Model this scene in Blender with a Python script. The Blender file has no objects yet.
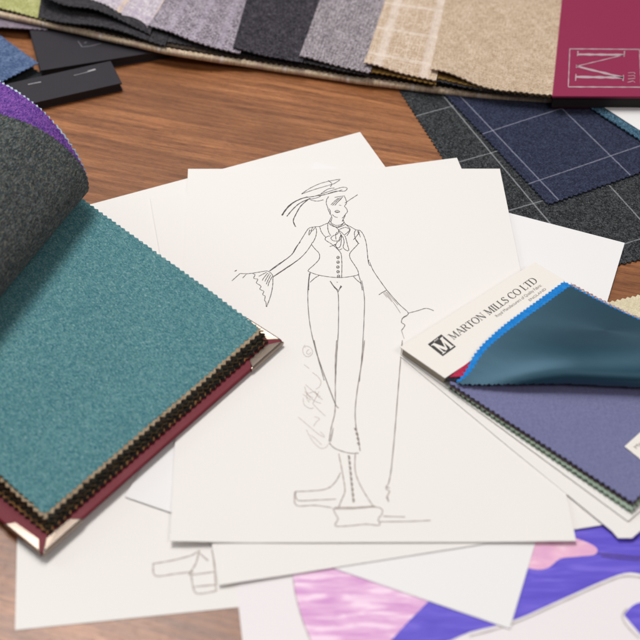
import bpy, math, random
from mathutils import Vector, noise
random.seed(7)
R = math.radians
sc = bpy.context.scene
COL = sc.collection

# ------------------------------------------------------------------ camera model (metres)
F, PT, CX, CH = 1282.3, 0.8263, 253.6, 0.5684
def P(x, y, z=0.0):
    """table-plane point (at height z) of a position in the 640 px photograph"""
    a = (x - CX) / F; b = (320 - y) / F
    d = (a, math.cos(PT) + b * math.sin(PT), -math.sin(PT) + b * math.cos(PT))
    t = (CH - z) / -d[2]
    return Vector((d[0] * t, d[1] * t, z))
def U(deg): return Vector((math.cos(R(deg)), math.sin(R(deg)), 0))
def lin(c):
    c /= 255.0
    return c / 12.92 if c <= .04045 else ((c + .055) / 1.055) ** 2.4
def rgb(r, g, b, k=1.0): return (lin(r) * k, lin(g) * k, lin(b) * k, 1)
def clamp(x, a=0, b=1): return max(a, min(b, x))
def sstep(a, b, x):
    t = clamp((x - a) / (b - a)); return t * t * (3 - 2 * t)

# ------------------------------------------------------------------ node materials
class NT:
    def __init__(s, name):
        s.m = bpy.data.materials.new(name); s.m.use_nodes = True
        s.t = s.m.node_tree; s.n = s.t.nodes; s.l = s.t.links
        s.b = s.n['Principled BSDF']
        s.tc = s.n.new('ShaderNodeTexCoord')
    def link(s, a, b): s.l.new(a, b)
    def val(s, sock, v):
        if isinstance(v, bpy.types.NodeSocket): s.l.new(v, sock)
        else: sock.default_value = v
    def math(s, op, a, b=None, c=None):
        n = s.n.new('ShaderNodeMath'); n.operation = op
        s.val(n.inputs[0], a)
        if b is not None: s.val(n.inputs[1], b)
        if c is not None: s.val(n.inputs[2], c)
        return n.outputs[0]
    def mapping(s, vec, rot=0, scale=(1, 1, 1), loc=(0, 0, 0)):
        n = s.n.new('ShaderNodeMapping'); s.l.new(vec, n.inputs['Vector'])
        n.inputs['Rotation'].default_value = (0, 0, rot)
        n.inputs['Scale'].default_value = scale; n.inputs['Location'].default_value = loc
        return n.outputs[0]
    def noise(s, vec, scale, detail=3, rough=.6, dist=0):
        n = s.n.new('ShaderNodeTexNoise'); s.l.new(vec, n.inputs['Vector'])
        n.inputs['Scale'].default_value = scale; n.inputs['Detail'].default_value = detail
        n.inputs['Roughness'].default_value = rough; n.inputs['Distortion'].default_value = dist
        return n.outputs['Fac']
    def ramp(s, fac, stops, interp='LINEAR'):
        n = s.n.new('ShaderNodeValToRGB'); s.l.new(fac, n.inputs[0])
        n.color_ramp.interpolation = interp
        e = n.color_ramp.elements
        while len(e) < len(stops): e.new(.5)
        for i, (p, c) in enumerate(stops):
            e[i].position = p; e[i].color = c if len(c) == 4 else (*c, 1)
        return n.outputs[0]
    def mix(s, fac, a, b, mode='MIX'):
        n = s.n.new('ShaderNodeMix'); n.data_type = 'RGBA'; n.blend_type = mode
        s.val(n.inputs[0], fac); s.val(n.inputs[6], a); s.val(n.inputs[7], b)
        return n.outputs[2]
    def bump(s, h, strength=.5, dist=.0005, prev=None):
        n = s.n.new('ShaderNodeBump'); s.l.new(h, n.inputs['Height'])
        n.inputs['Strength'].default_value = strength; n.inputs['Distance'].default_value = dist
        if prev is not None: s.l.new(prev, n.inputs['Normal'])
        return n.outputs[0]
    def set(s, **k):
        for a, v in k.items():
            s.val(s.b.inputs[a.replace('_', ' ')], v)
        return s.m
def sep(nt, vec):
    n = nt.n.new('ShaderNodeSeparateXYZ'); nt.l.new(vec, n.inputs[0]); return n.outputs
def stripe(nt, coord, period, off, width, soft=.35):
    """1 inside a line of the given width, repeating"""
    a = nt.math('FRACT', nt.math('DIVIDE', nt.math('SUBTRACT', coord, off), period))
    a = nt.math('ABSOLUTE', nt.math('SUBTRACT', a, .5))          # .5 at the line
    n = nt.n.new('ShaderNodeMapRange'); nt.l.new(a, n.inputs[0])
    w = width / period / 2
    n.inputs[1].default_value = .5 - w * (1 + soft); n.inputs[2].default_value = .5 - w * (1 - soft)
    return n.outputs[0]

def fabric(name, base, dark, light, fine=900, blotch=90, weave=0, lines=(), fuzz=.08, rough=.95, bump=.7, lrot=0, flecks=None, wrot=0, amount=1.0, slub=0, clump=1.0):
    """woollen cloth: fibres of three shades, optional woven grid, optional check lines.
    lines: (axis, period, offset, width, colour, opacity)"""
    nt = NT(name); uv = nt.tc.outputs['UV']
    wob = nt.noise(uv, 260, 2)
    if slub:      # yarns running both ways
        a = nt.noise(nt.mapping(uv, wrot, (1, slub, 1)), fine, 5, .75)
        b = nt.noise(nt.mapping(uv, wrot, (slub, 1, 1), (3, 1, 0)), fine, 5, .75)
    else:         # matted fibres
        a = nt.noise(nt.mapping(uv, R(25), (1, 1.8, 1)), fine, 6, .86)
        b = nt.noise(nt.mapping(uv, R(-35), (1.8, 1, 1), (3, 1, 0)), fine * 1.6, 6, .86)
    ab = nt.math('MULTIPLY_ADD', nt.math('ADD', a, b), .5, 0)
    g = .5
    c = nt.ramp(ab, [(.5 - .065 * amount, dark), (.5, base), (.5 + .065 * amount, light)])
    bl = nt.noise(uv, blotch, 3, .55)
    c = nt.mix(nt.math('MULTIPLY', nt.ramp(bl, [(.35, (0, 0, 0)), (.65, (1, 1, 1))]), .22), c, dark)
    h = ab
    if weave:
        o = sep(nt, nt.mapping(uv, wrot))
        wx = nt.math('SINE', nt.math('MULTIPLY', o[0], 2 * math.pi / weave))
        wy = nt.math('SINE', nt.math('MULTIPLY', o[1], 2 * math.pi / weave))
        w = nt.math('MULTIPLY', wx, wy)
        w = nt.math('MULTIPLY_ADD', w, .5, .5)
        irr = nt.math('MULTIPLY', w, nt.ramp(nt.noise(nt.mapping(uv, 0, (1, 6, 1)), 300, 2), [(.3, (.3,) * 3), (.7, (1, 1, 1))]))
        c = nt.mix(nt.math('MULTIPLY', irr, .55), c, light)
        h = nt.math('ADD', nt.math('MULTIPLY', w, .6), ab)
    if lines:
        o = sep(nt, nt.mapping(uv, lrot))
        jit = nt.math('MULTIPLY', nt.math('SUBTRACT', wob, .5), .0006)
        for ax, per, off, wid, colr, op in lines:
            s_ = stripe(nt, nt.math('ADD', o[ax], jit), per, off, wid)
            s_ = nt.math('MULTIPLY', s_, nt.math('MULTIPLY', nt.ramp(nt.noise(uv, 1500, 2), [(.3, (.35,) * 3), (.6, (1, 1, 1))]), op))
            c = nt.mix(s_, c, colr)
    cl = nt.noise(uv, min(fine * .5, 300), 4, .65, .4)
    c = nt.mix(nt.math('MULTIPLY', nt.ramp(cl, [(.50, (0, 0, 0)), (.64, (1, 1, 1))]), .34 * clump), c, dark)
    c = nt.mix(nt.math('MULTIPLY', nt.ramp(cl, [(.36, (1, 1, 1)), (.49, (0, 0, 0))]), .30 * clump), c, light)
    if flecks:
        for sc_, th, colr in flecks:
            f = nt.ramp(nt.noise(nt.mapping(uv, R(20), (1, 1.8, 1), (sc_, 0, 0)), sc_, 2, .5), [(th, (0, 0, 0)), (th + .06, (1, 1, 1))])
            c = nt.mix(nt.math('MULTIPLY', f, .75), c, colr)
    nt.set(Base_Color=c, Roughness=rough, Normal=nt.bump(h, bump, .0006))
    nt.b.inputs['Specular IOR Level'].default_value = .06
    nt.b.inputs['Sheen Weight'].default_value = fuzz
    nt.b.inputs['Sheen Roughness'].default_value = .5
    return nt.m

def paper(name, col=(.785, .757, .724, 1), tint=.03):
    nt = NT(name); o = nt.tc.outputs['Object']
    n1 = nt.noise(o, 14, 3); n2 = nt.noise(o, 900, 3, .7)
    c = nt.mix(nt.math('MULTIPLY', n1, tint * 2), col, tuple(v * .9 for v in col[:3]) + (1,))
    return nt.set(Base_Color=c, Roughness=.62, Normal=nt.bump(nt.math('ADD', n2, nt.math('MULTIPLY', n1, .5)), .12, .0002)), nt
def plain(name, col, rough=.5, metal=0, bump=0, bscale=900, spec=.5, var=.12):
    nt = NT(name); o = nt.tc.outputs['Object']
    n = nt.noise(o, 60, 4); n2 = nt.noise(o, bscale, 3)
    c = nt.mix(nt.math('MULTIPLY', n, var * 2), col, tuple(v * .6 for v in col[:3]) + (1,))
    k = dict(Base_Color=c, Roughness=nt.math('MULTIPLY_ADD', n, .15, rough - .07), Metallic=metal)
    if bump: k['Normal'] = nt.bump(n2, bump, .0004)
    nt.set(**k); nt.b.inputs['Specular IOR Level'].default_value = spec
    return nt.m

# ------------------------------------------------------------------ object helpers
def tag(o, label=None, cat=None, group=None, kind=None):
    for k, v in (('label', label), ('category', cat), ('group', group), ('kind', kind)):
        if v: o[k] = v
    return o
def empty(name, loc):
    o = bpy.data.objects.new(name, None); o.location = loc; o.empty_display_size = .02
    COL.objects.link(o); return o
def mesh(name, vs, fs, mat, parent=None, origin=None, uvs=None, smooth=False, mats=None, fmat=None):
    """vs in world coordinates; the origin goes to the parent's or to the given place"""
    org = Vector(parent_world(parent)) if parent else Vector(origin if origin is not None else vs[0])
    me = bpy.data.meshes.new(name)
    me.from_pydata([Vector(v) - org for v in vs], [], fs); me.update()
    if uvs:
        l = me.uv_layers.new(name='UVMap')
        for lp in me.loops: l.data[lp.index].uv = uvs[lp.vertex_index]
    me.materials.append(mat)
    for m in (mats or []): me.materials.append(m)
    if fmat:
        for i, k in enumerate(fmat): me.polygons[i].material_index = k
    if smooth:
        for p in me.polygons: p.use_smooth = True
        cnt = {}
        for f in me.polygons:
            for k in f.edge_keys: cnt[k] = cnt.get(k, 0) + 1
        for e in me.edges: e.use_edge_sharp = cnt.get(tuple(sorted(e.vertices)), 0) == 1
    o = bpy.data.objects.new(name, me); COL.objects.link(o)
    if parent: o.parent = parent
    else: o.location = org
    return o
def parent_world(p):
    v = Vector(p.location)
    while p.parent: p = p.parent; v += Vector(p.location)
    return v
def solid(o, th, offset=-1, bevel=0):
    m = o.modifiers.new('thickness', 'SOLIDIFY'); m.thickness = th; m.offset = offset
    if bevel:
        b = o.modifiers.new('bevel', 'BEVEL'); b.width = bevel; b.segments = 2; b.limit_method = 'ANGLE'
    return o
def grid(f, lu, lv, step=.004, pink='', tooth=.0018, depth=.0011, jag=.2, keep=None):
    """f(u, v) in metres -> world point. pink: which sides are cut with pinking shears: 0 u=0, 1 u=lu, 2 v=0, 3 v=lv"""
    su = tooth if ('2' in pink or '3' in pink) else step
    sv = tooth if ('0' in pink or '1' in pink) else step
    nu = max(2, round(lu / su)); nv = max(2, round(lv / sv))
    vs, uvs = [], []
    for j in range(nv + 1):
        for i in range(nu + 1):
            u = lu * i / nu; v = lv * j / nv
            r = depth * (1 + random.uniform(-jag, jag))
            if '0' in pink and i == 0 and j % 2: u += r
            if '1' in pink and i == nu and j % 2: u -= r
            if '2' in pink and j == 0 and i % 2: v += r
            if '3' in pink and j == nv and i % 2: v -= r
            vs.append(f(u, v)); uvs.append((u, v))
    fs = []
    for j in range(nv):
        for i in range(nu):
            a = j * (nu + 1) + i
            q = (a, a + 1, a + nu + 2, a + nu + 1)
            if keep and not keep(lu * (i + .5) / nu, lv * (j + .5) / nv): continue
            fs.append(q)
    return vs, fs, uvs
def cloth(name, f, lu, lv, mat, parent=None, th=.0008, origin=None, flip=False, **k):
    vs, fs, uvs = grid(f, lu, lv, **k)
    if flip: fs = [q[::-1] for q in fs]
    used = sorted({i for q in fs for i in q}); mp = {a: b for b, a in enumerate(used)}
    vs = [vs[i] for i in used]; uvs = [uvs[i] for i in used]
    fs = [tuple(mp[i] for i in q) for q in fs]
    # keep normals up
    o = mesh(name, vs, fs, mat, parent, origin, uvs, smooth=True)
    solid(o, th)
    o.modifiers['thickness'].use_even_offset = False
    return o
def bil(q, lu, lv, zf=None):
    """bilinear map over four world points: q0 (u0 v0) q1 (u1 v0) q2 (u1 v1) q3 (u0 v1)"""
    def f(u, v):
        a = u / lu; b = v / lv
        p = q[0] * (1 - a) * (1 - b) + q[1] * a * (1 - b) + q[2] * a * b + q[3] * (1 - a) * b
        if zf: p = Vector((p.x, p.y, p.z + zf(u, v)))
        return p
    return f
def quad(*pts, z): return [P(x, y, z) for x, y in pts]
def dims(q): return (q[1] - q[0]).length, (q[3] - q[0]).length
def poly(name, pts, mat, parent=None, origin=None, th=0, bevel=0, up=0):
    """flat polygon (world points), optionally with thickness below it"""
    pts = [Vector(p) + Vector((0, 0, up)) for p in pts]
    a = sum(pts[i].x * pts[(i + 1) % len(pts)].y - pts[(i + 1) % len(pts)].x * pts[i].y for i in range(len(pts)))
    if a < 0: pts = pts[::-1]
    o = mesh(name, pts, [tuple(range(len(pts)))], mat, parent, origin, uvs=[(p.x, p.y) for p in pts])
    if th: solid(o, th, -1, bevel)
    return o
def ribbon(strokes, zf, w0):
    """pencil/foil strokes: list of (points in world xy, width) -> flat ribbon verts/faces laid on height zf(x, y)"""
    vs, fs = [], []
    for pts, w in strokes:
        w = w or w0
        P2 = []
        for i in range(len(pts) - 1):
            a, b = pts[i], pts[i + 1]; n = max(1, int((b - a).length / .004))
            for k in range(n): P2.append(a.lerp(b, k / n))
        P2.append(pts[-1]); n = len(P2)
        base = len(vs)
        for i, p in enumerate(P2):
            d = (P2[min(i + 1, n - 1)] - P2[max(i - 1, 0)]); d.z = 0
            if d.length < 1e-9: d = Vector((1, 0, 0))
            d.normalize(); nrm = Vector((-d.y, d.x, 0))
            ww = w * .5 * (1 + .3 * math.sin(i * 1.7 + len(vs)))
            for s in (-1, 1):
                q = p + nrm * ww * s; vs.append(Vector((q.x, q.y, zf(q.x, q.y))))
        for i in range(n - 1):
            a = base + 2 * i; fs.append((a, a + 1, a + 3, a + 2)[::-1])
    return vs, fs
def smooth_pts(pts, n=4):
    """Catmull-Rom through pixel points"""
    if len(pts) < 3: return pts
    out = []
    e = [pts[0]] + list(pts) + [pts[-1]]
    for i in range(1, len(e) - 2):
        p0, p1, p2, p3 = e[i - 1], e[i], e[i + 1], e[i + 2]
        for k in range(n):
            t = k / n
            out.append(tuple(.5 * (2 * p1[c] + (p2[c] - p0[c]) * t + (2 * p0[c] - 5 * p1[c] + 4 * p2[c] - p3[c]) * t * t + (3 * p1[c] - p0[c] - 3 * p2[c] + p3[c]) * t ** 3) for c in (0, 1)))
    out.append(tuple(pts[-1])); return out

# ------------------------------------------------------------------ table
nt = NT('walnut_veneer'); o = nt.tc.outputs['Object']
v = nt.mapping(o, R(15.6))
g1 = nt.noise(nt.mapping(v, 0, (1, 22, 1)), 9, 8, .72, .35)
g2 = nt.noise(nt.mapping(v, 0, (1, 34, 1)), 30, 6, .78, .1)
g3 = nt.noise(nt.mapping(v, 0, (1, 3, 1)), 5, 3)
g4 = nt.noise(nt.mapping(v, 0, (1, 22, 1), (7, 3, 0)), 95, 4, .75)
pores = nt.ramp(nt.noise(nt.mapping(v, 0, (1, 14, 1), (2, 5, 0)), 210, 2, .6), [(.57, (0, 0, 0)), (.63, (1, 1, 1))])
c = nt.ramp(g1, [(.38, rgb(108, 64, 36)), (.46, rgb(138, 86, 50)), (.53, rgb(162, 104, 62)), (.64, rgb(186, 126, 80))])
c = nt.mix(nt.ramp(g2, [(.46, (0, 0, 0)), (.60, (.6,) * 3)]), c, rgb(112, 68, 38))
c = nt.mix(nt.ramp(g4, [(.46, (0, 0, 0)), (.62, (.4,) * 3)]), c, rgb(200, 136, 90))
c = nt.mix(nt.math('MULTIPLY', nt.ramp(g3, [(.40, (1, 1, 1)), (.58, (0, 0, 0))]), .45), c, rgb(96, 58, 32))
c = nt.mix(nt.math('MULTIPLY', pores, .6), c, rgb(74, 42, 24))
nt.set(Base_Color=c, Roughness=nt.math('MULTIPLY_ADD', g2, .14, .27), Normal=nt.bump(nt.math('ADD', g4, pores), .15, .0002))
WOOD = nt.m
tb = mesh('tabletop', [(-.9, -.1, 0), (1.0, -.1, 0), (1.0, 1.5, 0), (-.9, 1.5, 0)], [(0, 1, 2, 3)], WOOD, origin=(0, .5, 0))
solid(tb, .03, -1, .001); tag(tb, kind='structure')

# ------------------------------------------------------------------ paper sheets
PAPER, _ = paper('cartridge_paper')
PAPER2, _ = paper('cool_white_paper', (.785, .775, .768, 1))
EDGE_SHEETS = {}
def sheet(name, q, base, label, amp=.0004, corner_lift=None, mat=PAPER, seed=0, group='loose sheets of drawing paper'):
    """q: four table-plane corners TL TR BR BL (xy); paper lies at height base, gently cockled"""
    q = [Vector((p.x, p.y, base)) for p in q]
    def z(x, y):
        n = noise.noise(Vector((x * 9 + seed, y * 9, seed * 3.1)))
        zz = base + amp * (n * .5 + .35)
        for cpt, lift, rad in (corner_lift or []):
            d = math.hypot(x - cpt.x, y - cpt.y)
            zz += lift * (1 - sstep(0, rad, d))
        return zz
    lu, lv = (q[1] - q[0]).length, (q[3] - q[0]).length
    f0 = bil([q[3], q[2], q[1], q[0]], lu, lv)
    def f(u, v):
        p = f0(u, v); return Vector((p.x, p.y, z(p.x, p.y)))
    vs, fs, uvs = grid(f, lu, lv, step=.006)
    o = mesh(name, vs, fs, mat, None, q[3], uvs, smooth=True)
    solid(o, .00022)
    tag(o, label, 'paper sheet', group)
    return o, z
def rect_from(corner, ang, w, h):
    """corner = TL, ang = direction of the top edge; the sheet extends clockwise (down)"""
    a = U(ang); b = U(ang - 90)
    return [corner, corner + a * w, corner + a * w + b * h, corner + b * h]

# sheet at the far left bottom (mostly under the pattern book)
bl = P(15, 630, .0004)
s5q = [bl + U(96) * .297, bl + U(96) * .297 + U(6.6) * .21, bl + U(6.6) * .21, bl]
s5, z5 = sheet('paper_sheet', s5q, .0003, 'white sheet under the burgundy swatch book with faint sketched shoes, near left corner', seed=1, amp=.0001)
# tilted sheet at the back
tr = P(360, 132, .0009)
s1q = [tr - U(22.4) * .21, tr, tr + U(-68) * .297, tr + U(-68) * .297 - U(22.4) * .21]
sheet('paper_sheet', s1q, .0008, 'blank white sheet sticking out farthest back, its corner on the bare wood', seed=2)

# coloured fashion illustration (bottom right)
ART, _ = paper('illustration_paper', (.79, .75, .755, 1))
ta = P(238, 575, .0012)
artq = [P(232, 545, .0014), P(232, 545, .0014) + U(6) * .297, P(232, 545, .0014) + U(6) * .297 + U(-84) * .21, P(232, 545, .0014) + U(-84) * .21]
art, zart = sheet('colour_illustration', artq, .0006, 'fashion illustration coloured in pink and violet blue marker at the near edge', amp=0, mat=ART, group=None)
art['category'] = 'drawing'
def marker(name, c1, c2, sx=1, ang=0, sc=90, c3=None):
    nt = NT(name); v = nt.mapping(nt.tc.outputs['Object'], R(ang), (1, sx, 1))
    n = nt.noise(v, sc, 3, .6, .6); n2 = nt.noise(v, sc * .35, 3)
    c = nt.ramp(n, [(.36, c1), (.52, c3 or c1), (.64, c2)])
    c = nt.mix(nt.math('MULTIPLY', n2, .3), c, c2)
    return nt.set(Base_Color=c, Roughness=.6)
PINK = marker('pink_marker', rgb(202, 134, 196), rgb(242, 212, 232), 6, -18, 40, rgb(222, 168, 210))
SKIN = marker('rose_marker', rgb(216, 156, 196), rgb(238, 198, 214), 2, 10, 60, rgb(228, 172, 202))
BLUE = marker('violet_blue_marker', rgb(78, 62, 188), rgb(112, 96, 212), 8, 25, 26, rgb(90, 74, 198))
def artpoly(name, pts, mat, up): return poly(name, [P(x, y, .0006) for x, y in smooth_pts(pts, 3)], mat, art, up=up)
artpoly('blue_coat', [(470, 500), (700, 505), (700, 600), (655, 580), (640, 574), (625, 573), (600, 582), (560, 600), (512, 621), (470, 632), (440, 643), (390, 642), (428, 602), (450, 560)], BLUE, .00015)
artpoly('pink_skirt', [(292, 560), (350, 555), (440, 590), (428, 602), (408, 622), (386, 645), (360, 662), (318, 660), (311, 640), (303, 622), (298, 606), (294, 590)], PINK, .00025)
artpoly('painted_hand', [(500, 530), (533, 535), (568, 537), (588, 543), (597, 549), (594, 555), (576, 557), (560, 559), (550, 567), (540, 570), (525, 568), (500, 565)], SKIN, .00025)
artpoly('blue_cuff', [(624, 615), (631, 607), (642, 602), (670, 600), (670, 650), (640, 634)], BLUE, .00015)
GREY_L = plain('soft_pencil', rgb(172, 160, 152), .7)
GREY_D = plain('dark_pencil', rgb(78, 72, 70), .6, var=.3)
GREY_M = plain('mid_pencil', rgb(138, 126, 118), .65)
def pencil(name, strokes, zf, w, mat, parent, up=.00008):
    S = []
    for st in strokes:
        ww = None
        if isinstance(st, tuple) and isinstance(st[0], list): st, ww = st
        S.append(([P(x, y, .003) for x, y in smooth_pts(st, 4)], ww))
    vs, fs = ribbon(S, lambda x, y: zf(x, y) + up, w)
    return mesh(name, vs, fs, mat, parent)
PURPLE_LINE = plain('plum_pencil', rgb(84, 60, 130), .6)
pencil('pencil_outline', [[(598, 551), (620, 553), (650, 556)], [(602, 554), (640, 558)]], lambda x, y: .00092, .0007, PURPLE_LINE, art)
pencil('pencil_outline', [[(628, 606), (623, 614), (628, 624), (640, 636)]], lambda x, y: .00092, .0004, GREY_L, art)
pencil('pencil_outline', [[(293, 575), (295, 590), (299, 606), (304, 622), (312, 641)]], lambda x, y: .00092, .0004, GREY_L, art)
pencil('pencil_outline', [[(470, 634), (512, 622), (560, 601), (600, 583), (625, 574), (645, 576)]], lambda x, y: .00092, .0004, GREY_L, art)

# sheet 4: right hand sheet
q4c = P(625, 242, .002)
br4 = P(510, 628, .002)
d4 = (br4 - q4c).normalized(); n4 = Vector((d4.y, -d4.x, 0))   # left of the right edge
s4q = [q4c + n4 * .21, q4c, br4, br4 + n4 * .21]
sheet('paper_sheet', s4q, .0012, 'blank white sheet whose far right corner covers the charcoal checked cloth', amp=.0002, seed=4, mat=PAPER2)
# sheet 2
s2q = quad((150, 197), (457, 157), (613, 522.5), (219, 585), z=.0026)
s2, z2 = sheet('sketch_sheet', s2q, .0018, 'blank sheet lying directly under the figure sketch, its near left corner showing', seed=5, corner_lift=[(s2q[3], .0005, .05)], group=None)
# sheet 3: the main sketch
s3q = quad((188, 168), (500, 168), (576, 541), (170, 542), z=.0034)
s3, z3 = sheet('fashion_sketch', s3q, .0026, 'top sheet with a pencil sketch of a figure in a waistcoat and long trousers', seed=6, amp=.0006,
               corner_lift=[(s3q[3], .0013, .045), (s3q[2], .0006, .05)], group=None)
for s_ in (s2, s3): s_['category'] = 'drawing'
# faint shoes on the left sheet: they belong to the lower sheet at the left
shoes = [[(152, 561), (170, 558), (190, 553), (197, 549)], [(153, 561), (155, 573), (175, 571), (193, 569)], [(199, 547), (196, 560), (190, 570), (191, 572), (214, 569)],
         [(191, 573), (194, 588), (200, 591), (217, 588)], [(212, 547), (214, 560), (216, 588)], [(194, 584), (216, 582)], [(199, 550), (208, 558)], [(120, 492), (140, 500), (165, 509)]]

# ---- the figure (pixel tracings turned into lines lying on the paper)
def A(ox, oy, s, pts): return [(ox + x / s, oy + y / s) for x, y in pts]
a = lambda *p: A(270, 170, 5.333, p)
b = lambda *p: A(220, 160, 2.909, p)
c_ = lambda *p: A(270, 340, 2.909, p)
d_ = lambda *p: A(230, 230, 7.111, p)
e_ = lambda *p: A(330, 440, 7.111, p)
hat = [a((168, 126), (215, 95), (270, 70), (330, 55), (375, 48)), a((168, 127), (230, 105), (300, 84), (340, 72), (372, 52)), a((235, 140), (300, 118), (340, 105), (380, 92), (405, 92), (411, 100), (395, 112), (350, 112), (300, 128), (262, 138)),
       a((65, 242), (90, 205), (130, 170), (180, 148), (235, 140)), a((62, 240), (100, 190), (150, 158), (200, 142)), a((90, 246), (120, 210), (160, 175), (215, 150)), a((135, 300), (124, 270), (138, 235), (165, 190), (205, 155)),
       a((127, 278), (135, 298), (139, 302)), a((205, 155), (240, 150), (270, 140)), a((215, 158), (250, 165), (285, 158)), a((310, 55), (330, 72), (322, 88)), a((272, 125), (310, 100), (345, 95)), a((240, 138), (290, 130), (340, 118), (385, 105))]
face = [a((304, 150), (300, 175), (308, 200), (312, 215), (325, 238), (330, 255), (325, 275)), a((395, 135), (404, 155), (408, 175), (398, 192), (408, 205), (413, 222), (402, 235), (398, 250), (390, 262), (385, 275)),
        a((400, 175), (430, 155), (468, 130)), a((325, 185), (345, 165), (365, 148)), a((333, 188), (355, 165), (375, 145)), a((345, 188), (372, 158), (388, 142)), a((355, 175), (380, 152)), a((345, 145), (372, 140), (392, 138)),
        a((345, 220), (358, 214), (372, 222), (356, 226), (345, 220)), a((350, 222), (368, 224)), a((332, 236), (345, 248), (360, 252)), a((368, 186), (380, 188)), a((306, 152), (312, 140)), a((315, 205), (322, 220), (318, 235)), a((398, 240), (392, 250), (384, 256))]
body = [a((312, 275), (320, 290), (345, 302), (370, 300), (392, 285)), a((318, 268), (330, 284), (352, 294), (380, 290), (395, 278)), a((322, 284), (340, 298), (362, 305), (385, 298), (400, 290)), a((325, 252), (318, 270), (310, 282)), a((390, 262), (394, 275), (402, 288)),
        a((308, 282), (285, 292), (265, 300), (240, 302), (210, 308), (195, 325), (170, 365), (145, 405), (118, 448), (60, 495), (0, 538)),
        a((402, 288), (430, 302), (458, 318), (480, 322), (498, 345), (512, 385), (518, 430), (524, 490), (532, 510)),
        a((240, 302), (248, 320), (245, 350), (232, 380), (222, 395), (240, 420), (262, 445), (262, 475), (235, 505), (204, 534), (215, 545), (260, 560), (320, 570), (380, 573), (440, 566), (472, 558)),
        a((222, 395), (190, 440), (150, 478), (80, 525), (14, 570)), a((458, 318), (450, 335), (455, 365), (470, 390), (455, 410), (432, 435), (424, 452), (430, 475), (450, 505), (468, 535), (473, 558)),
        a((455, 365), (462, 380), (475, 392)), a((212, 318), (205, 345)), a((228, 305), (218, 325)), a((238, 308), (230, 320), (222, 325), (208, 348)), a((465, 325), (478, 345)), a((470, 322), (482, 358)),
        a((265, 300), (272, 325), (285, 345), (298, 357), (310, 352), (320, 352)), a((298, 357), (295, 372), (325, 392), (350, 412), (370, 432)), a((308, 282), (308, 310), (315, 335), (325, 350)), a((402, 288), (425, 310), (425, 325), (410, 350)),
        a((345, 300), (365, 318), (360, 340), (340, 348), (325, 362), (335, 375), (355, 378), (375, 370), (382, 350), (370, 330), (365, 318)), a((365, 318), (385, 310), (405, 305), (425, 318), (410, 335), (395, 345), (385, 335), (370, 322)),
        a((378, 345), (390, 360), (395, 385), (390, 410), (402, 425), (420, 428), (412, 395), (405, 365), (398, 348)), a((378, 345), (380, 375), (375, 405), (362, 415), (350, 402), (360, 380)), a((318, 408), (335, 402), (350, 395)), a((345, 395), (365, 425), (385, 418)),
        a((370, 432), (380, 450), (383, 490), (383, 530), (382, 573)), a((352, 370), (350, 345), (358, 330)), a((366, 382), (372, 360), (378, 345)),
        a((215, 545), (208, 585), (206, 640)), a((262, 562), (240, 575), (214, 598)), a((472, 558), (482, 590), (492, 640)), a((445, 568), (465, 588), (488, 606)), a((322, 592), (335, 612), (350, 628), (362, 640)), a((383, 620), (366, 640))]
for x, y in ((363, 466), (363, 491), (362, 517), (363, 542), (366, 566)):
    body.append(a(*[(x + 7 * math.cos(t), y + 7 * math.sin(t)) for t in [k * math.pi / 3 for k in range(7)]]))
    body.append(a((x - 3, y + 3), (x + 4, y - 2)))
body += [a((356, 596), (360, 599))]
legs = [b((260, 330), (256, 370), (256, 420), (262, 480), (275, 540), (292, 600), (303, 640)), b((320, 352), (332, 370), (343, 385), (345, 430), (344, 500), (340, 560), (337, 620), (336, 650)), b((352, 365), (343, 385)),
        b((412, 350), (420, 400), (419, 460), (415, 540), (410, 600), (405, 645))]
arms = [b((435, 296), (445, 320), (465, 350), (485, 378)), b((433, 290), (432, 298)), b((388, 232), (402, 215), (405, 208)),
        b((485, 378), (520, 418), (548, 445), (532, 458), (528, 472), (538, 480), (528, 495)), b((485, 378), (472, 385), (462, 392)), b((548, 445), (575, 438), (600, 431), (622, 438))]
hatch = [b((474, 385), (486, 400)), b((476, 382), (500, 412)), b((480, 380), (512, 425)), b((486, 384), (518, 422)), b((528, 495), (536, 520)), b((532, 460), (545, 452)), b((512, 425), (525, 445))]
cuff = [d_((500, 85), (470, 120), (440, 172), (400, 205), (340, 245), (280, 290)), d_((500, 200), (440, 245), (370, 292), (312, 330)), d_((262, 290), (285, 300), (305, 325), (305, 350), (303, 400), (288, 470), (260, 545)),
        d_((262, 290), (220, 296), (165, 305), (120, 310), (72, 308)), d_((72, 308), (45, 332), (14, 360)), d_((32, 294), (48, 284)), d_((34, 290), (44, 290)),
        d_((160, 308), (178, 318), (168, 342), (198, 350), (188, 375), (220, 398), (212, 420), (240, 435), (232, 458), (250, 470), (246, 498), (256, 515), (258, 545)),
        d_((260, 300), (230, 315), (205, 328)), d_((268, 305), (240, 340), (230, 358)), d_((280, 308), (258, 345), (248, 365)), d_((290, 318), (268, 360), (258, 385)), d_((300, 330), (278, 370), (270, 398)), d_((115, 315), (90, 340))]
lower = [c_((128, 0), (140, 50), (165, 120), (190, 185), (200, 197)), c_((194, 0), (190, 60), (190, 120), (190, 185)), c_((190, 185), (188, 215), (178, 255), (172, 295)), c_((172, 298), (190, 315), (230, 328), (258, 328)),
         c_((275, 0), (268, 60), (256, 130), (248, 200), (250, 250), (258, 290), (262, 322)), c_((184, 255), (176, 295)), c_((385, 0), (378, 80), (370, 180), (362, 280), (352, 380), (344, 420))]
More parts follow.
